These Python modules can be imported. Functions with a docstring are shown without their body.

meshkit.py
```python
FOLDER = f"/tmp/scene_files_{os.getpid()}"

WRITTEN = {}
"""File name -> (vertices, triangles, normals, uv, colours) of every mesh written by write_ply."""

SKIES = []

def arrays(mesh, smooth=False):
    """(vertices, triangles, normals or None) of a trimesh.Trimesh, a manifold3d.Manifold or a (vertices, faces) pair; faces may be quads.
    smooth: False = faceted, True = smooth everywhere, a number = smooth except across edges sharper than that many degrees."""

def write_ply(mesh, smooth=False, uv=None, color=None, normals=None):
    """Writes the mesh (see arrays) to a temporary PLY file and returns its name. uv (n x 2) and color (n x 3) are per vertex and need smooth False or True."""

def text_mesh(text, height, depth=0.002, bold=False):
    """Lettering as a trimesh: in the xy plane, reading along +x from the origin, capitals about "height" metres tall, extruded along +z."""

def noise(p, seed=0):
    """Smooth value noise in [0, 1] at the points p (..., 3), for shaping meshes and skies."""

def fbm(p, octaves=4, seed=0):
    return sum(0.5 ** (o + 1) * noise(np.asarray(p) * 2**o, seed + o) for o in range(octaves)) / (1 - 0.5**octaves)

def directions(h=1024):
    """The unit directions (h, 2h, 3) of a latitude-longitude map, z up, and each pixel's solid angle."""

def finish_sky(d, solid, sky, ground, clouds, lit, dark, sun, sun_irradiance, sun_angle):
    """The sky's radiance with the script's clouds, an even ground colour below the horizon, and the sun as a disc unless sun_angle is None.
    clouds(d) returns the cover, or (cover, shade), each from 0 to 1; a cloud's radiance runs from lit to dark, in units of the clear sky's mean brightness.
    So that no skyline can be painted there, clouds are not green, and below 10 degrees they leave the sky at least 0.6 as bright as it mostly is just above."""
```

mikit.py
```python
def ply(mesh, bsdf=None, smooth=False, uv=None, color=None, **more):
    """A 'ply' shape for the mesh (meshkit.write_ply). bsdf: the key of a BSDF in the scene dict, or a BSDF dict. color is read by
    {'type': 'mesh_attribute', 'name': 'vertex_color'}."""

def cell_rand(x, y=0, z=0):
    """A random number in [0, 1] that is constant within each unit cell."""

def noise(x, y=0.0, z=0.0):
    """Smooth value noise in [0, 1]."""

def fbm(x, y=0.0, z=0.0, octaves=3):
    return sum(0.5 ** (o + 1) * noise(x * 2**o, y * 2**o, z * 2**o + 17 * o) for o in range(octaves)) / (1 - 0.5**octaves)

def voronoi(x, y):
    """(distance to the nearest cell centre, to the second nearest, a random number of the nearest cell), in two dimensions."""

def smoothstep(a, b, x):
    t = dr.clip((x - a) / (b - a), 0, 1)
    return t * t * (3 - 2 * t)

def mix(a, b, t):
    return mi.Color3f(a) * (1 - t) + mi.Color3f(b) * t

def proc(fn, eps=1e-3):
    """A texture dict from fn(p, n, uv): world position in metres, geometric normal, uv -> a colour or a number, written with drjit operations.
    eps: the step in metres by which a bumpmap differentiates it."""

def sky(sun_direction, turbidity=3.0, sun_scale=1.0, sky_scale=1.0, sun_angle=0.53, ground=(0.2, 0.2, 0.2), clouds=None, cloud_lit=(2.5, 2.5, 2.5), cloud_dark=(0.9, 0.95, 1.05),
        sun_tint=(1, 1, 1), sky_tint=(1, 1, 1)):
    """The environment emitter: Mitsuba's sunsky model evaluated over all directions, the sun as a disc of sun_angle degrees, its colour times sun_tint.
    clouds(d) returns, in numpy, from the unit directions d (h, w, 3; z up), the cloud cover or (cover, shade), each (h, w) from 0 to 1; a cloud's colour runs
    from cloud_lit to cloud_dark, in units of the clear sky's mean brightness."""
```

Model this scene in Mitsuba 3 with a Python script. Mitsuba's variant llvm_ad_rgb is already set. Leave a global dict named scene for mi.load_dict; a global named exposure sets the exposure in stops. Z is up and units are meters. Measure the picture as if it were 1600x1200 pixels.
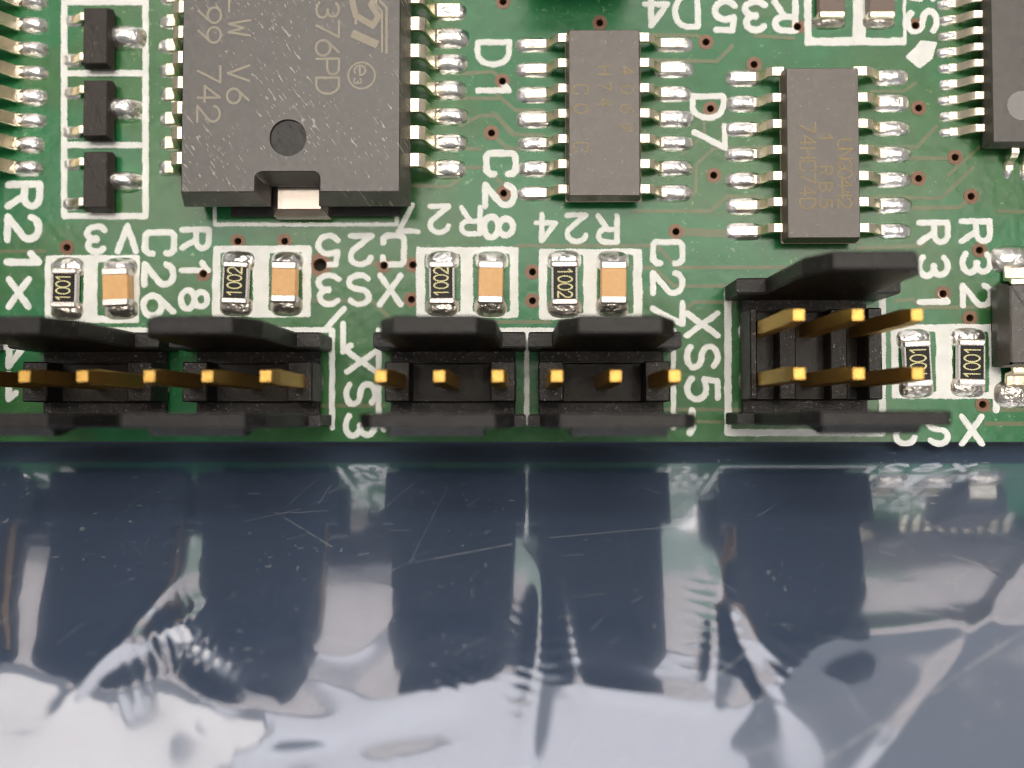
import math, random
import numpy as np, trimesh, shapely
import shapely.geometry as sg
import shapely.ops
from shapely import affinity
import drjit as dr, mitsuba as mi
import mikit, meshkit
from mikit import noise, fbm, smoothstep, mix, cell_rand

S = 0.001                      # metres per millimetre: everything below is laid out in millimetres
T = mi.ScalarTransform4f
random.seed(7)
rng = np.random.default_rng(7)
scene, labels = {'type': 'scene'}, {}

# ------------------------------------------------------------------ camera, lamps, exposure
exposure = 0.48
CAM = np.array([0.0, 0.0, 50.0])
FPX = 1500.0
FWD = np.array([-21 / FPX, 55 / FPX, -1.0]); FWD /= np.linalg.norm(FWD)
RIGHT = np.cross(FWD, [0, 1, 0]); RIGHT /= np.linalg.norm(RIGHT)
UP = np.cross(RIGHT, FWD)
FOCUS = 47.5
scene['camera'] = {'type': 'thinlens', 'fov': math.degrees(2 * math.atan(800 / FPX)), 'fov_axis': 'x',
                   'aperture_radius': 0.66 * S, 'focus_distance': FOCUS * S, 'near_clip': 1 * S, 'far_clip': 20.0,
                   'to_world': T().look_at(origin=(CAM * S).tolist(), target=((CAM + FWD) * S).tolist(), up=[0, 1, 0])}


def lamp_quad(c, u, v):
    """A flat lamp face; the light leaves along u x v."""
    c, u, v = (np.array(a, float) for a in (c, u, v))
    return np.array([c - u - v, c + u - v, c + u + v, c - u + v]), np.array([[0, 1, 2], [0, 2, 3]])


LAMPS = [  # name, centre, half sides, radiance, label, category
    ('window_light', (-20, 900, 330), (265, 0, 0), (0, -20, 310), (.49, .465, .46), 'wide bright window low beyond the far side of the circuit board', 'window'),
    ('window_light_001', (-475, 860, 400), (165, 40, 0), (0, -20, 270), (.78, .69, .60), 'bright warm window pane beyond the far left of the circuit board', 'window'),
    ('ceiling_lamp', (0, 190, 850), (450, 0, 0), (0, -70, 0), (5.6, 5.2, 4.7), 'long ceiling lamp panel straight beyond the circuit board, the nearer one', 'ceiling lamp'),
    ('ceiling_lamp_001', (0, 450, 850), (450, 0, 0), (0, -70, 0), (5.6, 5.2, 4.7), 'long ceiling lamp panel farther beyond the circuit board', 'ceiling lamp'),
    ('ceiling_lamp_002', (330, -60, 900), (0, 200, 0), (90, 0, 0), (4.4, 4.0, 3.5), 'long ceiling lamp panel high over the right of the circuit board', 'ceiling lamp'),
]
ROOM = (0.21, 0.205, 0.20)
scene['room_light'] = {'type': 'constant', 'radiance': {'type': 'rgb', 'value': list(ROOM)}}

# ------------------------------------------------------------------ helpers
MM = 1.0 / S


def P(px, py, z=0.0):
    """The point (mm) at height z that stands behind pixel (px, py) of the 1600 x 1200 photograph."""
    d = FWD * FPX + RIGHT * (px - 800) - UP * (py - 600)
    return CAM + d * ((z - CAM[2]) / d[2])


def XY(px, py, z=0.0):
    return P(px, py, z)[:2]


def col(*c):
    return {'type': 'rgb', 'value': list(c)}


def tex(fn, eps=0.02):
    """A texture from fn(x, y, z) in millimetres."""
    return mikit.proc(lambda p, n, uv: fn(p.x * MM, p.y * MM, p.z * MM), eps=eps * S)


def bump(bsdf, fn, height, eps=0.02):
    return {'type': 'bumpmap', 'arbitrary': tex(fn, eps), 'scale': height * S, 'bsdf': bsdf}


def prin(base, rough=0.5, metallic=0.0, spec=0.5, **k):
    return {'type': 'principled', 'base_color': base if isinstance(base, dict) else col(*base),
            'roughness': rough, 'metallic': metallic, 'specular': spec, **k}


def put(key, mesh, bsdf, smooth=False):
    """One entry of the scene from a mesh in millimetres, under key or the next number of it."""
    k, n = key, 0
    while k in scene:
        n += 1
        k = f'{key}_{n:03d}'
    if hasattr(mesh, 'vertices'):
        v, f = np.asarray(mesh.vertices, float), np.asarray(mesh.faces)
    else:
        v, f = mesh
    scene[k] = mikit.ply(trimesh.Trimesh(np.asarray(v) * S, f, process=False), bsdf, smooth)
    return k


def new(name, label, cat, group=None, kind=None):
    """The key of a thing that its parts' keys start with."""
    k, n = name, 0
    while k in labels:
        n += 1
        k = f'{name}_{n:03d}'
    labels[k] = {'label': label, 'category': cat}
    if group:
        labels[k]['group'] = group
    if kind:
        labels[k]['kind'] = kind
    return k


def ring(poly, n=None):
    c = np.array(shapely.geometry.polygon.orient(poly, 1.0).exterior.coords)[:-1]
    return c


def loft(poly, levels):
    """A solid whose outline is poly, inset by d at height z for (d, z) in levels (bottom first)."""
    base = ring(poly)
    n = len(base)
    prev, nxt = np.roll(base, 1, 0), np.roll(base, -1, 0)
    e1 = base - prev; e1 /= np.linalg.norm(e1, axis=1, keepdims=True)
    e2 = nxt - base; e2 /= np.linalg.norm(e2, axis=1, keepdims=True)
    n1 = np.c_[-e1[:, 1], e1[:, 0]]; n2 = np.c_[-e2[:, 1], e2[:, 0]]
    m = n1 + n2
    m /= np.maximum((m * n1).sum(1, keepdims=True), 0.35)
    V = np.vstack([np.c_[base + m * d, np.full(n, z)] for d, z in levels])
    F = []
    for k in range(len(levels) - 1):
        for i in range(n):
            j = (i + 1) % n
            a, b, c, d = k * n + i, k * n + j, (k + 1) * n + j, (k + 1) * n + i
            F += [[a, b, c], [a, c, d]]
    cap_v, cap_f = trimesh.creation.triangulate_polygon(sg.Polygon(base), engine='earcut')
    idx = np.array([np.argmin(((base - p) ** 2).sum(1)) for p in cap_v[:, :2]])
    top = idx[cap_f]
    a = base[top]
    s = np.cross(a[:, 1] - a[:, 0], a[:, 2] - a[:, 0])
    top[s < 0] = top[s < 0][:, ::-1]
    F += (top + (len(levels) - 1) * n).tolist() + top[:, ::-1].tolist()
    return trimesh.Trimesh(V, np.array(F), process=False)


def rect(x0, y0, x1, y1, r=0.0, seg=3):
    b = sg.box(min(x0, x1), min(y0, y1), max(x0, x1), max(y0, y1))
    return b.buffer(-r).buffer(r, quad_segs=seg) if r else b


def rbox(x0, y0, z0, x1, y1, z1, c=0.05):
    """A box with chamfered edges."""
    b = rect(x0, y0, x1, y1, c, 1)
    return loft(b, [(c, z0), (0, z0 + c), (0, z1 - c), (c, z1)])


def prism(poly, z0, z1, c=0.0):
    out = []
    for g in getattr(poly, 'geoms', [poly]):
        if g.is_empty or g.area < 1e-6:
            continue
        m = trimesh.creation.extrude_polygon(g, z1 - z0, engine='earcut')
        m.apply_translation([0, 0, z0])
        out.append(m)
    return trimesh.util.concatenate(out)


def side_prism(poly, y0, y1, c=0.06):
    """poly in (x, z), extruded along y from y0 to y1 with chamfered rims."""
    m = loft(poly, [(c, 0), (0, c), (0, abs(y1 - y0) - c), (c, abs(y1 - y0))])
    v = np.asarray(m.vertices)
    return trimesh.Trimesh(np.c_[v[:, 0], max(y0, y1) - v[:, 2], v[:, 1]], m.faces, process=False)


def dome(cx, cy, lx, ly, h, rough=0.0, p=2.6, z0=0.0, seed=0, rings=9, seg=28, peak=(0, 0)):
    """A solder fillet: a rounded mound of lx x ly."""
    V = []
    for k in range(rings + 1):
        t = 1 - k / rings
        for j in range(seg):
            a = 2 * math.pi * j / seg
            ca, sa = math.cos(a), math.sin(a)
            e = (abs(ca) ** p + abs(sa) ** p) ** (-1 / p)
            x, y = e * ca * t, e * sa * t
            z = h * (1 - t ** 2.2) ** 0.75
            V.append([cx + x * lx / 2 + peak[0] * (1 - t), cy + y * ly / 2 + peak[1] * (1 - t), z0 + z])
    V = np.array(V)
    if rough:
        q = V * 3.1 + seed * 13.7
        V[:, 2] += rough * (meshkit.fbm(q, 3, 5) - 0.5) * np.clip((V[:, 2] - z0) / h * 3, 0, 1)
    F = []
    for k in range(rings):
        for j in range(seg):
            a, b = k * seg + j, k * seg + (j + 1) % seg
            F += [[a, b, b + seg], [a, b + seg, a + seg]]
    return trimesh.Trimesh(V, np.array(F), process=False)


def gull(y, w, pts, th=0.2):
    """A bent lead: the path pts in (x, z), th thick, w wide, centred on y."""
    line = sg.LineString(pts)
    line = line.buffer(th * 0.5, cap_style='flat', join_style='round', quad_segs=4)
    return side_prism(line.simplify(0.005), y - w / 2, y + w / 2, 0.03)


def turned(m, deg, c=(0, 0)):
    a = math.radians(deg)
    v = np.asarray(m.vertices) - [c[0], c[1], 0]
    R = np.array([[math.cos(a), -math.sin(a), 0], [math.sin(a), math.cos(a), 0], [0, 0, 1]])
    return trimesh.Trimesh(v @ R.T + [c[0], c[1], 0], m.faces, process=False)


# a one-line stroke alphabet in a cell 0.72 wide and 1 high
def arc(cx, cy, rx, ry, a0, a1, n=10):
    return [(cx + rx * math.cos(math.radians(a)), cy + ry * math.sin(math.radians(a))) for a in np.linspace(a0, a1, n)]


W = 0.72
GLYPH = {
    '0': [arc(.36, .5, .36, .5, 0, 360, 22)],
    '1': [[(.12, .76), (.4, 1), (.4, 0)]],
    '2': [arc(.36, .70, .35, .30, 170, -35, 10) + [(0, 0), (W, 0)]],
    '3': [arc(.33, .74, .33, .26, 150, -90, 9) + arc(.33, .26, .37, .26, 90, -150, 9)],
    '4': [[(.52, 0), (.52, 1), (0, .32), (W, .32)]],
    '5': [[(.64, 1), (.1, 1), (.04, .56)] + arc(.34, .32, .36, .32, 120, -150, 11)],
    '6': [[(.56, 1)] + arc(.36, .3, .35, .32, 150, 150 + 360, 18)],
    '7': [[(0, 1), (W, 1), (.2, 0)]],
    '8': [arc(.36, .75, .28, .25, 270, -90, 16), arc(.36, .25, .36, .25, 90, 450, 18)],
    '9': [[(.16, 0)] + arc(.36, .7, .35, .3, -30, -30 + 360, 18)],
    'A': [[(0, 0), (.36, 1), (W, 0)], [(.12, .34), (.6, .34)]],
    'B': [[(0, 0), (0, 1), (.4, 1)] + arc(.4, .76, .26, .24, 80, -80, 7) + [(.4, .52), (0, .52)], [(.4, .52)] + arc(.4, .26, .32, .26, 80, -80, 7) + [(.4, 0), (0, 0)]],
    'C': [[(W, .74), (W, .88), (.60, 1), (.12, 1), (0, .9), (0, .1), (.12, 0), (.60, 0), (W, .12), (W, .26)]],
    'D': [[(0, 0), (0, 1), (.32, 1)] + arc(.32, .5, .40, .5, 80, -80, 9) + [(.32, 0), (0, 0)]],
    'G': [arc(.40, .5, .40, .5, 48, 340, 16) + [(.76, .46), (.46, .46)]],
    'H': [[(0, 0), (0, 1)], [(W, 0), (W, 1)], [(0, .5), (W, .5)]],
    'J': [[(.56, 1), (.56, .25)] + arc(.3, .25, .26, .25, 0, -170, 7)],
    'L': [[(.06, 1), (.06, 0), (.66, 0)]],
    'N': [[(0, 0), (0, 1), (W, 0), (W, 1)]],
    'P': [[(0, 0), (0, 1), (.42, 1)] + arc(.42, .74, .28, .26, 80, -80, 7) + [(.42, .48), (0, .48)]],
    'R': [[(0, 0), (0, 1), (.42, 1)] + arc(.42, .76, .28, .24, 80, -80, 7) + [(.42, .52), (0, .52)], [(.36, .52), (.70, 0)]],
    'S': [arc(.36, .74, .34, .26, 30, 270, 10) + arc(.36, .24, .36, .24, 90, -150, 10)],
    'T': [[(0, 1), (W, 1)], [(.36, 1), (.36, 0)]],
    'U': [[(0, 1), (0, .3)] + arc(.36, .3, .36, .3, 180, 360, 9) + [(W, 1)]],
    'V': [[(0, 1), (.36, 0), (W, 1)]],
    'W': [[(0, 1), (.16, 0), (.36, .7), (.56, 0), (W, 1)]],
    'X': [[(0, 0), (W, 1)], [(0, 1), (W, 0)]],
    'e': [[(.08, .36), (.64, .36)] + arc(.36, .36, .30, .34, 0, 300, 14)],
}
ROT = {'up': 0, 'cw': -90, '180': 180, 'ccw': 90}


def glyph(ch, c, h, rot, stroke, wide=1.0):
    g = sg.MultiLineString([l for l in GLYPH[ch]]).buffer(stroke / h / 2, quad_segs=3)
    g = affinity.translate(g, -W / 2, -0.5)
    g = affinity.scale(g, h * wide, h, origin=(0, 0))
    g = affinity.rotate(g, ROT[rot], origin=(0, 0))
    return affinity.translate(g, c[0], c[1])


def writing(text, p0, p1, hpx, rot, spx, z=0.0, wide=1.0):
    """The strokes of text; its first and last letters are centred on the pixels p0 and p1."""
    a, b = XY(*p0, z), XY(*p1, z)
    k = (50 - z) / FPX
    n = max(len(text) - 1, 1)
    return shapely.union_all([glyph(ch, a + (b - a) * i / n, hpx * k, rot, spx * k, wide) for i, ch in enumerate(text) if ch != ' '])


# ------------------------------------------------------------------ materials
def grit(f, lo=0.0, hi=1.0):
    return lambda x, y, z: smoothstep(lo, hi, noise(x * f, y * f, z * f))


def mask_colour(x, y, z):
    pour = smoothstep(.46, .54, fbm(x * .16 + 4.0, y * .22, 7.7, 2))        # copper poured under the mask shows olive
    c = mix((.018, .165, .054), (.042, .142, .040), pour * .8)
    c = c * (.82 + .36 * fbm(x * 1.3, y * 1.3, 3.1))
    return c + mi.Color3f(.16, .17, .10) * smoothstep(.90, .95, noise(x * 8, y * 8, 1)) * smoothstep(.4, .7, noise(x * .6, y * .6, 5))


scene['mask_green'] = bump(prin(tex(mask_colour), 0.24, 0, 0.42), lambda x, y, z: fbm(x * 2.1, y * 2.1, z * 2.1), 0.012)
scene['mask_edge'] = prin((.030, .034, .022), .7)
scene['trace_olive'] = prin(tex(lambda x, y, z: mix((.105, .145, .058), (.145, .165, .072), noise(x * 2, y * 2, 4))), .3)
scene['silk_white'] = bump(prin(tex(lambda x, y, z: mix((.80, .82, .78), (.93, .94, .90), fbm(x * 2.5, y * 2.5, 1))), .55, 0, .4),
                           lambda x, y, z: fbm(x * 4, y * 4, 2), 0.02)
scene['copper_ring'] = prin((.17, .085, .045), .35, .2)
scene['hole_dark'] = prin((.03, .018, .012), .5, .3)


def plastic(name, base, rough, f, speck, bh, spec=.5):
    scene[name] = bump(prin(tex(lambda x, y, z: mix(base, tuple(c * 1.5 for c in base), noise(x * f * .35, y * f * .35, z * f * .35) * .6) +
                                mi.Color3f(speck) * smoothstep(.86, .93, noise(x * f, y * f, z * f))), rough, 0, spec),
                       lambda x, y, z: noise(x * f, y * f, z * f) + .6 * noise(x * f * .5, y * f * .5, z * f * .5), bh)


plastic('chip_plastic', (.048, .041, .036), .40, 9.0, .05, .007, .85)
plastic('diode_plastic', (.030, .024, .021), .5, 9.0, .05, .02, .4)
def fleck(x, y, z):
    """Fine slanting scuffs on the chip's top."""
    u, v = x * .83 + y * .56, y * .83 - x * .56
    return smoothstep(.82, .92, noise(u * 16, v * 3.6, 6)) * smoothstep(.30, .6, noise(x * .5, y * .5, 2))


scene['chip_plastic_scuffed'] = bump(prin(tex(lambda x, y, z: mix((.042, .035, .031), (.056, .047, .042), noise(x * 5, y * 5, z * 5)) + mi.Color3f(.20, .18, .15) * fleck(x, y, z)), .40, 0, .9),
                                     lambda x, y, z: noise(x * 9, y * 9, z * 9) + .6 * noise(x * 4.5, y * 4.5, z * 4.5), .007)
plastic('chip_plastic_rough', (.074, .058, .046), .42, 12.0, .12, .008, .9)
plastic('header_plastic', (.0085, .0075, .007), .46, 14.0, .20, .018, .45)
scene['chip_dimple'] = bump(prin((.03, .027, .025), .5), lambda x, y, z: fbm(x * 4, y * 4, z), .06)
scene['seam_brown'] = prin((.34, .25, .18), .45)
scene['chip_print'] = prin((.36, .32, .25), .6)
scene['chip_print_faint'] = prin((.32, .245, .12), .6)
scene['ejector_grey'] = prin((.28, .27, .26), .5)
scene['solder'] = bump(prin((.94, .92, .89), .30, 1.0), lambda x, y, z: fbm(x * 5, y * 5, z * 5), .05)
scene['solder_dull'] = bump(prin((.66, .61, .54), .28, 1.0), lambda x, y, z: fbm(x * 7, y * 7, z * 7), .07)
scene['lead_tin'] = bump(prin((.93, .82, .62), .33, 1.0), lambda x, y, z: noise(x * 6, y * 6, z * 6), .012)
scene['gold'] = bump(prin((.80, .48, .13), .44, 1.0), lambda x, y, z: noise(x * 9, y * 9, z * 2), .008)
scene['slug_copper'] = prin((.56, .49, .43), .42, 1.0)
scene['resistor_black'] = prin((.014, .012, .010), .5, 0, .3)
scene['ceramic_white'] = prin((.62, .60, .57), .5)
scene['end_silver'] = bump(prin((.88, .82, .77), .45, 1.0), lambda x, y, z: fbm(x * 12, y * 12, z * 12), .02)
scene['mark_cream'] = prin((.72, .66, .36), .6)
scene['cap_orange'] = prin(tex(lambda x, y, z: mix((.74, .41, .155), (.82, .48, .20), fbm(x * 6, y * 6, 2))), .42)
scene['resistor_brown'] = prin((.16, .11, .085), .4)
scene['desk_pale'] = prin(tex(lambda x, y, z: mix((.60, .54, .51), (.66, .60, .57), fbm(x * .02, y * .02, 1))), .6)

EDGE_Y = XY(821, 690)[1]


def bag_profile(s):
    t = np.linspace(0, 60, 2400)
    ang = np.interp(t, [0, .12, .4, 3, 7, 10, 14, 20, 30, 60], [0, 30, 53.5, 53.5, 53, 51, 48, 8, -26, -28])
    zz = np.concatenate([[0], np.cumsum(np.tan(np.radians(ang[:-1])) * np.diff(t))])
    return np.where(s <= 0, 0.0, np.interp(s, t, zz)) - 1.05


def on_bag(px, py):
    """(x, y) where the bag shows at a pixel."""
    z = 0.0
    for _ in range(60):
        p = P(px, py, z)
        z += .5 * (float(bag_profile(EDGE_Y - p[1])) - z)
    return p[:2]


# scratches on the film: line segments (mm) with a half width
scr_rng = np.random.default_rng(11)
SCRATCH = []
for (a, b, w) in [((430, 800), (520, 855), 1.6), ((440, 802), (512, 798), 1.2), ((440, 798), (505, 740), .9), ((640, 880), (800, 850), 2.2), ((860, 840), (1060, 822), 1.3),
                  ((1290, 1185), (1600, 985), 2.6), ((1100, 890), (1150, 925), 1.2), ((700, 760), (640, 880), .9), ((1510, 815), (1600, 850), 1.3), ((1480, 865), (1600, 905), 1.6),
                  ((1060, 1090), (1170, 1020), 2.4), ((380, 815), (470, 795), .9), ((10, 905), (35, 897), 2.0), ((975, 830), (985, 880), 1.0), ((590, 800), (660, 745), .8)]:
    SCRATCH.append((*on_bag(*a), *on_bag(*b), w / 70))
for _ in range(95):
    c = on_bag(scr_rng.uniform(0, 1600), scr_rng.uniform(760, 1000) if scr_rng.random() < .8 else scr_rng.uniform(1000, 1180))
    L, an = scr_rng.uniform(.2, 1.5), scr_rng.normal(.25, .35)
    d = np.array([math.cos(an), math.sin(an)]) * L / 2
    SCRATCH.append((*(c - d), *(c + d), scr_rng.uniform(.006, .02)))


def scratches(x, y, z):
    m = mi.Float(0)
    for x0, y0, x1, y1, w in SCRATCH:
        dx, dy = x1 - x0, y1 - y0
        t = dr.clip(((x - x0) * dx + (y - y0) * dy) / (dx * dx + dy * dy), 0, 1)
        d2 = dr.square(x - x0 - t * dx) + dr.square(y - y0 - t * dy)
        m = dr.maximum(m, dr.exp(-d2 / (w * w)) * (.35 + .65 * smoothstep(.2, .6, noise(x * 3 + w * 900, y * 3))))
    dust = smoothstep(.90, .96, noise(x * 5.5, y * 8.5, 2.0)) * smoothstep(.45, .75, noise(x * .35, y * .5, 9))
    return dr.clip(m * .42 + dust * .4, 0, 1)


scene['bag_film'] = {'type': 'twosided', 'bsdf': {'type': 'blendbsdf', 'weight': tex(scratches),
                     'a': {'type': 'blendbsdf', 'weight': .28,
                           'a': {'type': 'blendbsdf', 'weight': .42, 'a': prin((.61, .64, .71), .05, 1.0), 'b': prin((.62, .65, .72), .15, 1.0)},
                           'b': prin((.15, .23, .40), .5, .1, .5)},
                     'b': prin((.75, .76, .78), .35, .6)}}

# ------------------------------------------------------------------ lamps
for name, c, u, v, rad, lab, cat in LAMPS:
    m = lamp_quad(c, u, v)
    scene[name] = mikit.ply((m[0] * S, m[1]), prin((.5, .5, .5)), False, emitter={'type': 'area', 'radiance': col(*rad)})
    labels[name] = {'label': lab, 'category': cat}

# ------------------------------------------------------------------ desk and bag
put('desk', rbox(-700, -500, -25, 700, 1000, -1.4, 1), 'desk_pale')
labels['desk'] = {'label': 'plain pale desk top under the silver bag', 'kind': 'structure'}

xs = np.concatenate([np.linspace(-62, -26, 60)[:-1], np.linspace(-26, 26, 650), np.linspace(26, 62, 60)[1:]])
ss = np.concatenate([np.linspace(-34, -1, 40)[:-1], np.linspace(-1, 15, 330)[:-1], np.linspace(15, 24, 60)[:-1], np.linspace(24, 60, 60)])


Xg, Sg = np.meshgrid(xs, ss)
Zg = bag_profile(Sg)
far = np.clip((Sg - 2.5) / 7.0, 0, 1) ** 1.5
P3 = np.stack([Xg, Sg, 0 * Xg], -1)
for (px, py, ang, L, wd, amp, wave) in [(1115, 985, 80, 1.5, 1.1, .018, .42), (815, 1035, 78, 1.6, 1.2, .016, .40), (245, 1015, 40, 1.6, 1.0, .018, .45), (700, 1090, 70, 1.2, .8, .012, .4),
                                        (330, 1010, -10, 1.5, .9, .014, .5), (870, 1010, 95, 1.5, .8, .014, .38), (1210, 1040, 60, 1.4, .9, .012, .5)]:
    c = on_bag(px, py)
    a = math.radians(ang)
    dx, dy = Xg - c[0], (EDGE_Y - Sg) - c[1]
    lo, ac = dx * math.cos(a) + dy * math.sin(a), -dx * math.sin(a) + dy * math.cos(a)
    ph_ = lo * 2 * math.pi / wave + 5.5 * meshkit.fbm(P3 * [.8, .8, 1] + px, 2, 3)
    Zg += .7 * amp * np.sin(ph_) * (.4 + 1.2 * meshkit.noise(P3 * [1.1, 1.1, 1] + py, 8)) * np.exp(-(ac / wd) ** 2 - (lo / L) ** 4)
ridge = 1 - np.abs(2 * meshkit.fbm(P3 * [.22, .34, 1] + 31.7, 2, 12) - 1) * 2.2
Zg += far * .03 * np.clip(ridge, 0, 1) ** 6 * meshkit.noise(P3 * [.25, .3, 1] + 2.2, 15)
ridge = 1 - np.abs(2 * meshkit.noise(P3 * [.55, .8, 1] + 61.7, 13) - 1)
Zg += far * .02 * ridge ** 8 * np.clip(meshkit.noise(P3 * [.2, .3, 1] + 7.1, 16) * 2 - .7, 0, 1)
Zg += far * ((meshkit.fbm(P3 * [.13, .2, 1] + 3.3, 3, 2) - .5) * .55 + (meshkit.fbm(P3 * [.4, .6, 1] + 9.1, 2, 4) - .5) * .08)
for (px, py, ang, L, wd, amp) in [(250, 985, 20, 3.2, .5, .16), (300, 1030, -25, 3.4, .45, -.15), (180, 1010, 60, 2.2, .4, .12), (690, 1075, 10, 3.0, .5, .16), (840, 1040, 80, 3.2, .6, .22),
                                  (880, 990, 100, 2.6, .5, -.14), (1120, 985, 70, 2.4, .5, .2), (1160, 1010, 110, 2.2, .45, -.16), (1230, 1050, 30, 3.6, .5, .15), (1450, 1085, 33, 7.5, .28, .10),
                                  (420, 1120, -12, 5, .7, .2), (560, 1165, 8, 4, .5, -.2), (1010, 1085, -6, 3, .35, .14), (1400, 985, 4, 6, .45, .12), (90, 1060, -15, 4, .8, .2)]:
    c = on_bag(px, py)
    a = math.radians(ang)
    dx, dy = Xg - c[0], (EDGE_Y - Sg) - c[1]
    lo, ac = dx * math.cos(a) + dy * math.sin(a), -dx * math.sin(a) + dy * math.cos(a)
    Zg += amp * np.exp(-(ac / wd) ** 2 - (lo / L) ** 4)
n_x, n_s = len(xs), len(ss)
ii, jj = np.meshgrid(np.arange(n_s - 1), np.arange(n_x - 1), indexing='ij')
q = np.stack([ii * n_x + jj, (ii + 1) * n_x + jj, (ii + 1) * n_x + jj + 1, ii * n_x + jj + 1], -1).reshape(-1, 4)
bag = trimesh.Trimesh(np.stack([Xg, EDGE_Y - Sg, Zg], -1).reshape(-1, 3), np.vstack([q[:, [0, 1, 2]], q[:, [0, 2, 3]]]), process=False)
put('antistatic_bag', bag, 'bag_film', True)
labels['antistatic_bag'] = {'label': 'crumpled shiny silver blue antistatic bag lying under the circuit board', 'category': 'bag'}

# ------------------------------------------------------------------ circuit board
B = new('circuit_board', 'green printed circuit board with white lettering, traces and soldered components', 'circuit board')
VIAS = [(105, 387), (372, 377), (445, 377), (600, 415), (645, 414), (643, 468), (832, 425), (832, 470), (768, 208), (785, 127), (787, 302), (937, 36), (1103, 66), (1178, 101),
        (1110, 170), (1115, 274), (1056, 362), (1435, 169), (1492, 246), (1435, 279), (1517, 307), (1246, 42), (1530, 391), (1473, 459), (1515, 497), (1535, 632), (786, 3),
        (318, 428), (1430, 40), (500, 414)]
BIG = {(500, 414): (.36, .62)}
outline = sg.box(-38, EDGE_Y, 36, 44)
holes = [sg.Point(*XY(*v)).buffer(BIG.get(v, (.21, .4))[0], quad_segs=5) for v in VIAS]
sheet = outline.difference(shapely.union_all(holes))
put(B + '__solder_mask', prism(sheet, -.06, 0), 'mask_green')
put(B + '__laminate', trimesh.util.concatenate([prism(sheet.buffer(-.02), -.9, -.06), prism(outline.buffer(-.025), -1.0, -.895)]), 'mask_edge')
for v, h in zip(VIAS, holes):
    r = sg.Point(*XY(*v)).buffer(BIG.get(v, (.21, .40))[1], quad_segs=6)
    put(B + '__via', trimesh.util.concatenate([prism(r.difference(h.buffer(.01)), 0.0, .045), prism(h.buffer(.03).difference(h.buffer(-.02)), -.88, .03)]), 'copper_ring')

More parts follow.
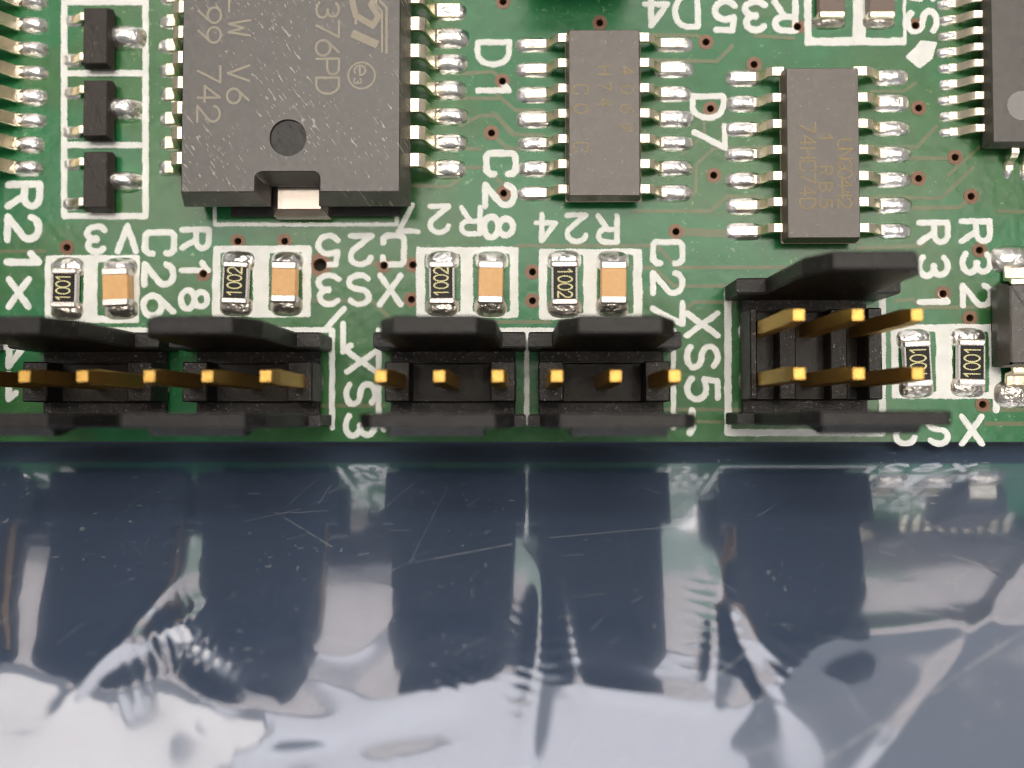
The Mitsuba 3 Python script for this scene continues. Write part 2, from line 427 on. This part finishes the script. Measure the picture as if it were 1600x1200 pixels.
TRACES = [  # pixel points, width in pixels
    ([(808, 384), (1026, 384), (1058, 418), (1300, 418)], 6), ([(988, 418), (1020, 418), (1053, 447), (1180, 447)], 6), ([(1056, 362), (1150, 366)], 13), ([(1068, 500), (1068, 486), (1084, 472), (1160, 472)], 6),
    ([(640, 503), (860, 503)], 6), ([(1040, 640), (1180, 640)], 6), ([(1080, 659), (1180, 659)], 5), ([(480, 470), (582, 470), (612, 500)], 6), ([(500, 634), (600, 634)], 6),
    ([(985, 94), (1120, 96), (1144, 72)], 6), ([(990, 330), (1110, 330), (1136, 307), (1190, 308)], 6), ([(1065, 240), (1102, 210)], 5), ([(1076, 312), (1087, 300), (1087, 258), (1115, 232), (1200, 230)], 5),
    ([(770, 176), (800, 210), (850, 212)], 6), ([(770, 143), (806, 173), (850, 173)], 6), ([(1345, 230), (1433, 230), (1463, 197)], 6), ([(1400, 248), (1490, 247)], 7), ([(1370, 308), (1470, 310), (1520, 262)], 6),
    ([(1400, 326), (1500, 324), (1517, 308)], 7), ([(1360, 143), (1412, 143), (1430, 130)], 5), ([(720, 116), (770, 112), (786, 127)], 6), ([(720, 154), (778, 154)], 6), ([(720, 196), (750, 181), (776, 181), (800, 206)], 6),
    ([(720, 231), (752, 234)], 6), ([(720, 262), (760, 262), (787, 290)], 6), ([(768, 208), (790, 230), (812, 234)], 6), ([(1540, 640), (1640, 641)], 6), ([(1540, 662), (1640, 662)], 7), ([(1100, 170), (1100, 210)], 5),
    ([(560, 410), (600, 414), (645, 413)], 8), ([(1400, 470), (1425, 468), (1440, 480), (1640, 480)], 6), ([(0, 393), (70, 393)], 6), ([(1180, 56), (1240, 60)], 6), ([(1006, 55), (1090, 56), (1103, 66)], 6),
    ([(640, 290), (700, 292), (716, 282)], 6), ([(1480, 275), (1530, 230)], 5), ([(1560, 330), (1640, 332)], 6), ([(1340, 388), (1440, 384), (1470, 350)], 6)]
for pts, w in TRACES:
    t = sg.LineString([XY(*p) for p in pts]).buffer(w / 60, join_style='round', quad_segs=3, cap_style='round')
    t = t.difference(shapely.union_all([h.buffer(.05) for h in holes]))
    put(B + '__trace', prism(t, 0.0, .03), 'trace_olive')

hole_gap = shapely.union_all([h.buffer(.02) for h in holes])


def silk(shape, name='outline', label=None, z1=.06):
    shape = shapely.transform(shapely.segmentize(shape, .10), lambda c: c + .075 * (np.stack([meshkit.fbm(np.c_[c * 4.1, 0 * c[:, :1]], 2, 3), meshkit.fbm(np.c_[c * 4.1, 0 * c[:, :1] + 5], 2, 4)], 1) - .5))
    k = put(f'{B}__{name}', prism(shape.difference(hole_gap), .001, z1), 'silk_white')
    if label:
        labels[k] = {'label': label}


def lines(segs, w):
    return shapely.union_all([sg.LineString([XY(*p) for p in s]).buffer(w / 60, quad_segs=3, join_style='round') for s in segs])


def window_box(x0, y0, x1, y1, wins):
    o = rect(*XY(x0, y1), *XY(x1, y0), .12)
    for a in wins:
        o = o.difference(rect(*XY(a[0], a[3]), *XY(a[2], a[1]), .12))
    # the printed edge is a little uneven
    o = shapely.segmentize(o, .25)
    return shapely.transform(o, lambda c: c + .05 * (np.stack([meshkit.noise(np.c_[c * 1.7, 0 * c[:, :1]], 3), meshkit.noise(np.c_[c * 1.7, 0 * c[:, :1] + 5], 4)], 1) - .5))


silk(lines([[(101, -60), (101, 338), (228, 338), (228, -60)], [(101, 4), (228, 4)], [(101, 115), (228, 115)], [(101, 227), (228, 227)]], 10))
silk(lines([[(336, 325), (336, 351), (620, 351), (620, 318)]], 6))
silk(window_box(70, 399, 219, 505, [(80, 410, 132, 494), (152, 410, 206, 494)]))
silk(window_box(332, 384, 487, 496, [(344, 395, 396, 486), (420, 395, 473, 486)]))
silk(window_box(650, 386, 810, 497, [(664, 397, 720, 488), (739, 397, 797, 488)]))
silk(window_box(842, 389, 1003, 500, [(855, 398, 911, 490), (933, 398, 989, 490)]))
silk(window_box(1393, 507, 1561, 623, [(1404, 518, 1461, 613), (1488, 518, 1544, 613)]))
silk(window_box(1257, -60, 1414, 72, [(1268, -50, 1331, 60), (1352, -50, 1409, 60)]))
silk(lines([[(-20, 516), (519, 516), (519, 668)], [(509, 514), (538, 482)]], 9))
silk(lines([[(592, 516), (592, 660), (600, 672)], [(592, 516), (1052, 516), (1052, 668)], [(823, 516), (823, 660)]], 8))
silk(lines([[(1137, 452), (1137, 676), (1378, 676)], [(1137, 452), (1378, 452), (1378, 676)]], 11))
silk(lines([[(1556, 455), (1556, 640)]], 10))
silk(lines([[(1081, 642), (1081, 648)], [(1083, 668), (1078, 676)]], 11))
silk(sg.Polygon([XY(*p) for p in [(1417, 90), (1438, 66), (1462, 68), (1454, 92), (1437, 106)]]).buffer(.06))
for txt, p0, p1, h, rot, sp in [
        ('D1', (771, 84), (771, 140), 50, 'cw', 8), ('C28', (783, 256), (779, 355), 46, 'cw', 9), ('R27', (735, 345), (638, 341), 42, '180', 7), ('R24', (949, 358), (853, 356), 42, '180', 7),
        ('C27', (1043, 395), (1043, 490), 46, 'cw', 8), ('C25', (615, 391), (513, 391), 46, '180', 8), ('XS3', (610, 453), (513, 453), 46, '180', 8), ('R18', (306, 374), (304, 468), 42, 'cw', 8),
        ('C26', (250, 380), (248, 478), 46, 'cw', 9), ('V3', (199, 373), (150, 374), 40, '180', 9), ('R21', (38, 306), (36, 408), 50, 'cw', 10), ('X', (30, 458), (30, 458), 44, '180', 9),
        ('XS5', (1097, 507), (1097, 608), 48, 'cw', 8), ('XS3', (565, 565), (563, 666), 46, 'cw', 8), ('1', (538, 528), (538, 528), 44, '180', 8), ('D4', (1072, 18), (1025, 16), 50, '180', 8),
        ('R35', (1226, 26), (1132, 25), 46, '180', 9), ('D7', (1106, 168), (1108, 214), 48, 'cw', 8), ('R31', (1458, 364), (1458, 470), 44, 'cw', 8), ('R32', (1524, 362), (1526, 462), 44, 'cw', 8),
        ('XS2', (1518, 672), (1414, 672), 42, '180', 8), ('S5', (1440, 34), (1440, -16), 46, 'ccw', 9), ('4', (22, 550), (22, 550), 44, '180', 9), ('1', (16, 604), (16, 604), 40, '180', 9)]:
    silk(writing(txt, p0, p1, h, rot, sp + 1.3), 'lettering', f'white printed lettering {txt}')


# ------------------------------------------------------------------ chips
def lead(root, side, y, w, body, foot0, foot1, zx, metal='lead_tin', th=.2, swap=None, pad=None, sold='solder', ph=.14):
    """A gull-wing lead from body (x) out to foot0..foot1, side +1 to the right; swap turns x and y."""
    s = side
    kx = abs(foot0 - body)
    pts = [(body - s * .15, zx), (body + s * kx * .38, zx), (body + s * kx * .62, zx - .16), (foot0 - s * .12, .30), (foot0 + s * .08, .17), (foot1, .14)]
    m = gull(y, w, pts, th)
    v = random.Random(int(y * 1000) + 7 * s)
    pw = (pad or (w * 1.35)) * v.uniform(.90, 1.10)
    ph *= v.uniform(.75, 1.25)
    x0, x1 = sorted((foot0 - s * .25, foot1 + s * v.uniform(.36, .54)))
    d = dome((x0 + x1) / 2, y, x1 - x0, pw, ph, .05, z0=.0, seed=int(y * 100) + s, p=3.2)
    if swap is not None:
        m, d = (trimesh.Trimesh(np.asarray(q.vertices)[:, [1, 0, 2]], q.faces[:, ::-1], process=False) for q in (m, d))
    k = put(root + '__lead', m, metal, 25)
    put(k + '__solder', d, sold, True)


def chip_print(root, shape, z, mat):
    put(root + '__marking', prism(shape, z, z + .012), mat)


# the large power chip
A = new('power_chip', 'large grey power chip with notched end, round dimple and printed logo', 'chip')
zt = 3.4
l, b_ = XY(283, 300, zt); r_, _ = XY(624, 300, zt)
top_y = 24.5
nl, ny = XY(398, 268, zt); nr, _ = XY(500, 268, zt)
notch = rect(nl, b_ - 1, nr, ny, .35, 4).union(sg.box(nl, b_ - 1, nr, b_ + .3))
body = sg.Polygon([(l, b_), (nl, b_), (nl, ny - .35), *[(nl + .35 - .35 * math.cos(a), ny - .35 + .35 * math.sin(a)) for a in np.linspace(.3, 1.57, 4)],
                   *[(nr - .35 + .35 * math.sin(a), ny - .35 + .35 * math.cos(a)) for a in np.linspace(0, 1.27, 4)], (nr, ny - .35), (nr, b_), (r_, b_), (r_, top_y), (l, top_y)])
dim = XY(450, 215, zt)
bodymesh = loft(body, [(-.05, .35), (-.36, 1.7), (-.36, 1.95), (-.02, zt - .05), (.03, zt)])
import manifold3d as m3


def solid(m):
    return m3.Manifold(m3.Mesh(np.asarray(m.vertices, np.float32), np.asarray(m.faces, np.uint32)))


recess = m3.Manifold.cylinder(.6, .90, .97, 40).translate((float(dim[0]), float(dim[1]), zt - .16))
cut = (solid(bodymesh) - recess).to_mesh()
bodymesh = trimesh.Trimesh(cut.vert_properties[:, :3], cut.tri_verts, process=False)
put(A + '__body', bodymesh, 'chip_plastic_scuffed')
put(A + '__dimple', loft(sg.Point(*dim).buffer(.895, quad_segs=12), [(0, zt - .20), (0, zt - .15), (.03, zt - .145)]), 'chip_dimple')
sl, sb = XY(428, 338, 1.0); sr, st_ = XY(512, 262, 1.2)
put(A + '__heat_slug', loft(sg.Polygon([(sl, sb), (sr, sb), (sr, st_ + 1), (sl, st_ + 1)]), [(0, .1), (0, 1.05), (.25, 1.35), (.3, 1.4)]), 'slug_copper', 20)
put(A + '__heat_slug_foot', rbox(l + 1.5, b_ - .55, .02, r_ - .3, b_ + 1.5, .33, .04), 'chip_dimple')
yy0, yy1 = XY(0, 8, 1.2)[1], XY(0, 258, 1.2)[1]
pitch = (yy0 - yy1) / 6
xr, xl = XY(640, 150, 1.8)[0], XY(283, 150, 1.8)[0]
for i in range(-1, 7):
    y = yy0 - pitch * i
    lead(A, 1, y, .72, r_ + .30, XY(680, 0, .2)[0], XY(718, 0, .2)[0], 1.83, th=.26, pad=1.02, ph=.4)
for i in range(-1, 7):
    y = XY(0, 34 + (262 - 34) / 6 * i, .2)[1]
    lead(A, -1, y, .66, l - .30, XY(278, 0, .2)[0], XY(262, 0, .2)[0], 1.83, 'lead_tin', th=.26, pad=.8, sold='solder', ph=.26)
k3 = zt + .003
for txt, p0, p1, h, sp in [('376PD', (512, 16), (512, 134), 36, 3.6), ('GJLW V6', (376, -62), (372, 150), 34, 3.6), ('99 742', (328, 24), (326, 178), 36, 3.6)]:
    chip_print(A, writing(txt, p0, p1, h, 'cw', sp, zt), k3, 'chip_print')
e_c = XY(565, 118, zt)
chip_print(A, shapely.union_all([sg.Point(*e_c).buffer(.70, quad_segs=10).difference(sg.Point(*e_c).buffer(.61, quad_segs=10)), writing('e', (566, 110), (566, 110), 26, 'cw', 3, zt), writing('3', (559, 127), (559, 127), 12, 'cw', 2.6, zt)]), k3, 'chip_print')
# the slanted two-letter logo under a bent bar
lg = [[(548, -8), (556, 24), (582, 40), (592, 26), (580, 8), (590, -14)], [(550, 52), (590, 70)], [(556, 38), (556, 30)], [(604, 84), (604, 12), (594, 2), (594, -30)], [(597, 82), (597, 18), (588, 8), (588, -30)]]
chip_print(A, shapely.union_all([sg.LineString([XY(*p, zt) for p in s_]).buffer(w_, quad_segs=3, join_style='mitre', cap_style='flat') for s_, w_ in zip(lg, (.15, .2, .06, .06, .05))]), k3, 'chip_print')
labels[A + '__heat_slug'] = {'label': 'copper heat slug showing in the notch'}


def so_chip(label, x0, x1, ytop, ybot, zt, lt, lb, rows, foot_l, foot_r, n=7):
    k = new('logic_chip', label, 'chip', 'fourteen lead logic chips')
    a = XY(x0, ybot, zt); b = XY(x1, ytop, zt)
    put(k + '__body', loft(rect(a[0], a[1], b[0], b[1], .06, 2), [(.04, .16), (-.13, .78), (-.13, .92), (0, zt - .04), (.04, zt)]), 'chip_plastic_rough')
    put(k + '__mould_seam', loft(rect(a[0] - .15, a[1] - .15, b[0] + .15, b[1] + .15, .05, 2), [(.02, .80), (0, .82), (0, .88), (.02, .90)]), 'seam_brown')
    for i in range(n):
        y = XY(0, lt + (lb - lt) * i / (n - 1), .2)[1]
        lead(k, -1, y, .48, a[0] - .12, XY(foot_l + 50, 0, .15)[0], XY(foot_l + 15, 0, .15)[0], .92, pad=.88, ph=.31)
        lead(k, 1, y, .48, b[0] + .12, XY(foot_r - 54, 0, .15)[0], XY(foot_r - 15, 0, .15)[0], .92, pad=.88, ph=.31)
    for txt, p0, p1, h, sp in rows:
        chip_print(k, writing(txt, p0, p1, h, 'cw', sp, zt, .9), zt + .003, 'chip_print_faint')
    return k


so_chip('dark grey logic chip with faint print in the centre, left of the lettering D7', 889, 999, 46, 306, 1.6, 73, 304,
        [('4069', (980, 110), (980, 200), 20, 2.2), ('H74', (945, 110), (945, 160), 20, 2.2), ('C0 C', (908, 140), (908, 230), 22, 2.2)], 806, 1083)
so_chip('dark grey logic chip with faint gold print, second from the top right corner', 1231, 1341, 106, 372, 1.6, 126, 364,
        [('74HC74D', (1262, 200), (1262, 318), 24, 2.4), ('1 RB5', (1290, 215), (1290, 318), 20, 2.4), ('UNG0442', (1320, 225), (1320, 318), 22, 2.4)], 1132, 1422)

# the quad flat pack at the right edge
Q = new('flat_pack_chip', 'grey square chip with fine leads on two sides at the top right', 'chip')
a = XY(1552, 222, 1.5)
put(Q + '__body', loft(rect(a[0], a[1], a[0] + 14, a[1] + 14, .08, 2), [(.05, .16), (-.13, .72), (-.13, .86), (0, 1.46), (.04, 1.5)]), 'chip_plastic')
ec = XY(1597, 165, 1.5)
put(Q + '__ejector_mark', prism(sg.Point(*ec).buffer(.75, quad_segs=12), 1.503, 1.515), 'ejector_grey')
for i in range(16):
    y = XY(0, 212 - 24.7 * i, .2)[1]
    lead(Q, -1, y, .42, a[0] - .13, XY(1494, 0, .15)[0], XY(1480, 0, .15)[0], .8, th=.17, pad=.55, ph=.26)
for i in range(9):
    x = XY(1572 + 26 * i, 0, .2)[0]
    lead(Q, -1, x, .42, a[1] - .13, XY(0, 262, .15)[1], XY(0, 272, .15)[1], .8, th=.15, pad=.46, ph=.16, swap=True)

# the chip past the left edge: only its leads reach into the picture
E_ = new('edge_chip', 'chip cut off by the left edge with a row of bright bent leads', 'chip')
ex, ey = XY(-64, 285, 2.3)
put(E_ + '__body', loft(rect(ex - 8, ey, ex, ey + 14, .08, 2), [(.05, .2), (-.2, 1.2), (-.2, 1.4), (0, 2.26), (.04, 2.3)]), 'chip_plastic')
for i in range(9):
    y = XY(0, 262 - 37.4 * i, .3)[1]
    lead(E_, 1, y, .68, ex + .2, XY(30, 0, .2)[0], XY(60, 0, .2)[0], 1.3, th=.28, pad=.92, ph=.5)


# ------------------------------------------------------------------ small parts
def chip_part(kind, label, cx, cy, w, h, z, group, mark=None, mrot='ccw', dull=True, mark_h=22):
    """An 0805 part standing along the picture's height; cx, cy, w, h in pixels of its top face."""
    k = new(kind, label, kind, group)
    c = XY(cx, cy, z)
    v = random.Random(int(cx))
    turn = v.uniform(-2.4, 2.4)
    c = c + [v.uniform(-.04, .04), v.uniform(-.05, .05)]

    def put(key, mesh, mat, smooth=False, put=globals()['put']):
        return put(key, turned(mesh, turn, c), mat, smooth)

    s = (50 - z) / FPX
    hw, hl = w * s / 2, h * s / 2
    e = .36 if kind == 'resistor' else .44
    x0, x1, y0, y1 = c[0] - hw, c[0] + hw, c[1] - hl, c[1] + hl
    if kind == 'resistor':
        put(k + '__body', rbox(x0, y0 + .1, .1, x1, y1 - .1, z - .06, .03), 'ceramic_white')
        put(k + '__coating', rbox(x0 + .10, y0 + e * .9, z - .10, x1 - .10, y1 - e * .9, z - .02, .02), 'resistor_black')
        if mark:
            n = len(mark)
            step = (hl - e) * 2 / n * (1 if mrot == 'cw' else -1) / s
            put(k + '__marking', prism(writing(mark, (cx, cy - step * (n - 1) / 2), (cx, cy + step * (n - 1) / 2), mark_h, mrot, 3.0, z, .62), z - .019, z - .008), 'mark_cream')
    else:
        put(k + '__body', rbox(x0 + .02, y0 + .1, .1, x1 - .02, y1 - .1, z - .02, .05), 'cap_orange')
    for sgn, ye in ((1, y1), (-1, y0)):
        ya, yb = sorted((ye, ye - sgn * e))
        cap = rbox(x0 - .02, ya, .06, x1 + .02, yb, z + .01, .08)
        kk = put(k + '__end_cap', cap, 'end_silver', 25)
        yc = ye + sgn * .09
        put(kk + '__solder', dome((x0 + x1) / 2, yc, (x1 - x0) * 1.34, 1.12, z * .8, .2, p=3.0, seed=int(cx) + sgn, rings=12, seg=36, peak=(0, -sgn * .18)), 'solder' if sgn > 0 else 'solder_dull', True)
    return k


RG, CG = 'small black resistors', 'small orange capacitors'
chip_part('resistor', 'small resistor in the white box nearest the left edge', 98, 449, 40, 64, .55, RG, '1001', 'ccw')
chip_part('capacitor', 'orange capacitor in the white box nearest the left edge', 178, 449, 42, 62, .85, CG)
chip_part('resistor', 'black resistor marked 1002 beside the lettering R18', 366, 440, 41, 68, .55, RG, '1002', 'ccw')
chip_part('capacitor', 'orange capacitor below the large power chip, left of the lettering C25', 444, 440, 40, 66, .85, CG)
chip_part('resistor', 'black resistor marked 1002 under the lettering R27', 689, 440, 40, 68, .55, RG, '1002', 'ccw')
chip_part('capacitor', 'orange capacitor under the lettering C28', 766, 440, 40, 68, .85, CG)
chip_part('resistor', 'black resistor marked 1002 under the lettering R24', 883, 442, 41, 70, .55, RG, '1002', 'cw')
chip_part('capacitor', 'orange capacitor left of the lettering C27', 960, 442, 41, 68, .85, CG)
chip_part('resistor', 'resistor right of the double row pin header, left one of its white box', 1435, 566, 42, 72, .55, RG, '1001', 'ccw', mark_h=24)
chip_part('resistor', 'resistor in the white box at the right edge, right one of its pair', 1519, 566, 42, 72, .55, RG, '1001', 'ccw', mark_h=24)


def brown_part(label, cx):
    k = new('resistor', label, 'resistor', 'brown resistors cut off by the top edge')
    c = XY(cx, -8, .6)
    put(k + '__body', rbox(c[0] - .68, c[1] - .95, .1, c[0] + .68, c[1] + .95, .58, .04), 'resistor_brown')
    for sgn in (1, -1):
        kk = put(k + '__end_cap', rbox(c[0] - .70, c[1] + sgn * 1.02 - .2, .06, c[0] + .70, c[1] + sgn * 1.02 + .2, .62, .08), 'lead_tin', 25)
        put(kk + '__solder', dome(c[0], c[1] + sgn * 1.2, 1.75, .8, .42, .1, p=3, seed=cx), 'solder_dull', True)


brown_part('brown resistor cut off by the top edge, left one of its white box', 1300)
brown_part('brown resistor cut off by the top edge, right one of its white box', 1378)


def diode(label, cy):
    k = new('diode', label, 'diode', 'black three lead diodes in a column')
    x0, y0 = XY(128, cy + 46, 1.0); x1, y1 = XY(170, cy - 44, 1.0)
    put(k + '__body', loft(rect(x0, y0, x1, y1, .05, 2), [(.02, .1), (-.08, .5), (-.08, .58), (.05, .98), (.1, 1.02)]), 'diode_plastic')
    for side, dy in ((1, 4), (-1, -24), (-1, 38)):
        y = XY(0, cy + dy, .2)[1]
        body_x = x1 if side > 0 else x0
        f0, f1 = (XY(168, 0, .2)[0], XY(214, 0, .2)[0]) if side > 0 else (XY(120, 0, .2)[0], XY(112, 0, .2)[0])
        lead(k, side, y, .62 if side > 0 else .44, body_x, f0, f1, .56, th=.15, pad=1.3 if side > 0 else .7, ph=.75 if side > 0 else .16)


diode('black diode in the topmost white cell at the top left', 55)
diode('black diode in the middle white cell at the top left', 168)
diode('black diode in the lowest white cell at the top left', 280)

D = new('rectifier_diode', 'black moulded diode with bent metal ends cut off by the right edge', 'diode')
x0, y0 = XY(1576, 572, 2.0); x1, y1 = XY(1664, 440, 2.0)
put(D + '__body', loft(rect(x0, y0, x1, y1, .05, 2), [(.1, .15), (-.02, .9), (-.02, 1.1), (.12, 1.95), (.2, 2.0)]), 'chip_plastic')
for sgn, yb, yf in ((1, y1, XY(0, 408, .3)[1]), (-1, y0, XY(0, 616, .3)[1])):
    xc = (x0 + x1) / 2
    m = gull(xc, 1.5, [(yb - sgn * .2, .95), (yb + sgn * .25, .95), (yb + sgn * .35, .3), (yf, .2)], .2)
    m = trimesh.Trimesh(np.asarray(m.vertices)[:, [1, 0, 2]], m.faces[:, ::-1], process=False)
    kk = put(D + '__lead', m, 'lead_tin', 25)
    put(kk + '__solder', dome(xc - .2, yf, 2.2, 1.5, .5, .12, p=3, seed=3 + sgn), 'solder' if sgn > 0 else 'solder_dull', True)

I_ = new('power_inductor', 'tall black block at the very top edge of the picture casting a dark shade', 'inductor')
x0, y0 = XY(822, 8, 0); x1, _ = XY(985, 8, 0)
y0 += .9
put(I_ + '__body', rbox(x0, y0, .3, x1, y0 + 6, 5.5, .25), 'header_plastic', 20)
put(I_ + '__base', rbox(x0 - .1, y0 - .12, .02, x1 + .1, y0 + 6.1, .6, .08), 'header_plastic')


# ------------------------------------------------------------------ pin headers
def pin_header(label, cx, yc, tip_z=8.5, wing=3.75, group='single row pin headers'):
    """cx: the middle (mm) on the board; yc: the y of each row of three pins."""
    k = new('pin_header', label, 'pin header', group)
    hb = 3.25
    ylo, yhi = min(yc), max(yc)
    up_in, up_out = yhi + 1.62, yhi + 2.42
    lo_in, lo_out = ylo - 1.62, ylo - 2.24
    tall = 10.6
    up = sg.Polygon([(cx - wing, .25), (cx + wing, .25), (cx + wing, 3.0), (cx + 2.6, 3.05), (cx + 2.5, 8.9), (cx + 1.7, tall), (cx - 1.7, tall), (cx - 2.5, 8.9), (cx - 2.6, 3.05), (cx - wing, 3.0)])
    put(k + '__latch_wall', side_prism(up, up_in, up_out, .09), 'header_plastic')
    lo = sg.Polygon([(cx - wing, .25), (cx + wing, .25), (cx + wing, 3.0), (cx + 3.2, 3.05), (cx + 3.1, 10.4), (cx + 2.5, 11.4), (cx - 2.5, 11.4), (cx - 3.1, 10.4), (cx - 3.2, 3.05), (cx - wing, 3.0)])
    lw = [side_prism(lo, lo_in, lo_out, .07)]
    put(k + '__front_wall', trimesh.util.concatenate(lw), 'header_plastic')
    # locking ramps near the top of the walls' outer and inner faces
    rp = sg.Polygon([(lo_out + .02, 7.6), (lo_out + .02, 10.2), (lo_out - .34, 9.7), (lo_out - .34, 9.2)])
    m = loft(rp, [(.02, 0), (0, .02), (0, 3.98), (.02, 4.0)])
    v = np.asarray(m.vertices)
    put(k + '__locking_ramp', trimesh.Trimesh(np.c_[cx - 2.0 + v[:, 2], v[:, 0], v[:, 1]], m.faces, process=False), 'header_plastic')
    # block with a raised shoulder at each end and ribs between
    b0, b1 = ylo - 1.0, yhi + 1.0
    blk = [rbox(cx - hb, b0, .25, cx + hb, b1, .9, .06), rbox(cx - hb + .04, lo_out + .1, .25, cx + hb - .04, up_out - .1, .5, .05)]
    ribs = ((-hb + .003, -hb + 1.25, 2.5), (hb - 1.25, hb - .003, 2.5))
    if len(yc) > 1:
        ribs = ((-hb + .003, -hb + .35, 2.5), (hb - .7, hb - .003, 2.5), (-1.7, -.85, 2.0), (.85, 1.7, 2.0))
    for xa, xb, zb in ribs:
        blk.append(rbox(cx + xa, b0 + .003, .3, cx + xb, b1 - .003, zb, .06))
    put(k + '__base', trimesh.util.concatenate(blk), 'header_plastic')
    for y in yc:
        for j in (-1, 0, 1):
            x = cx + 2.54 * j
            a = .35
            put(k + '__pin', loft(rect(x - a, y - a, x + a, y + a, .05, 1), [(0, -2.6), (0, tip_z - 1.1), (.09, tip_z - .04), (.12, tip_z)]), 'gold')
            put(k + '__solder_joint', dome(x, y, 1.5, 1.5, .24, .04, p=2, seed=int(x * 10)), 'solder', True)
    return k


yrow = XY(821, 599)[1]
pin_header('black pin header whose flap is cut off by the left edge', XY(170, 600)[0], [yrow], tip_z=8.5)
pin_header('black pin header second from the left with a tall latch flap', XY(408, 600)[0], [yrow])
pin_header('black pin header in the middle below the resistor marked R27', XY(709, 600)[0], [yrow])
pin_header('black pin header in the middle below the resistor marked R24, left of the lettering XS5', XY(938, 600)[0], [yrow])
y6 = XY(821, 558)[1]
pin_header('black double row pin header with six gold pins right of the lettering XS5', XY(1253, 600)[0], [y6 + 1.27, y6 - 1.27], wing=4.0, group='double row pin headers')
pin_header('black pin header beyond the left edge, seen only mirrored in the silver bag', XY(-104, 600)[0], [yrow])
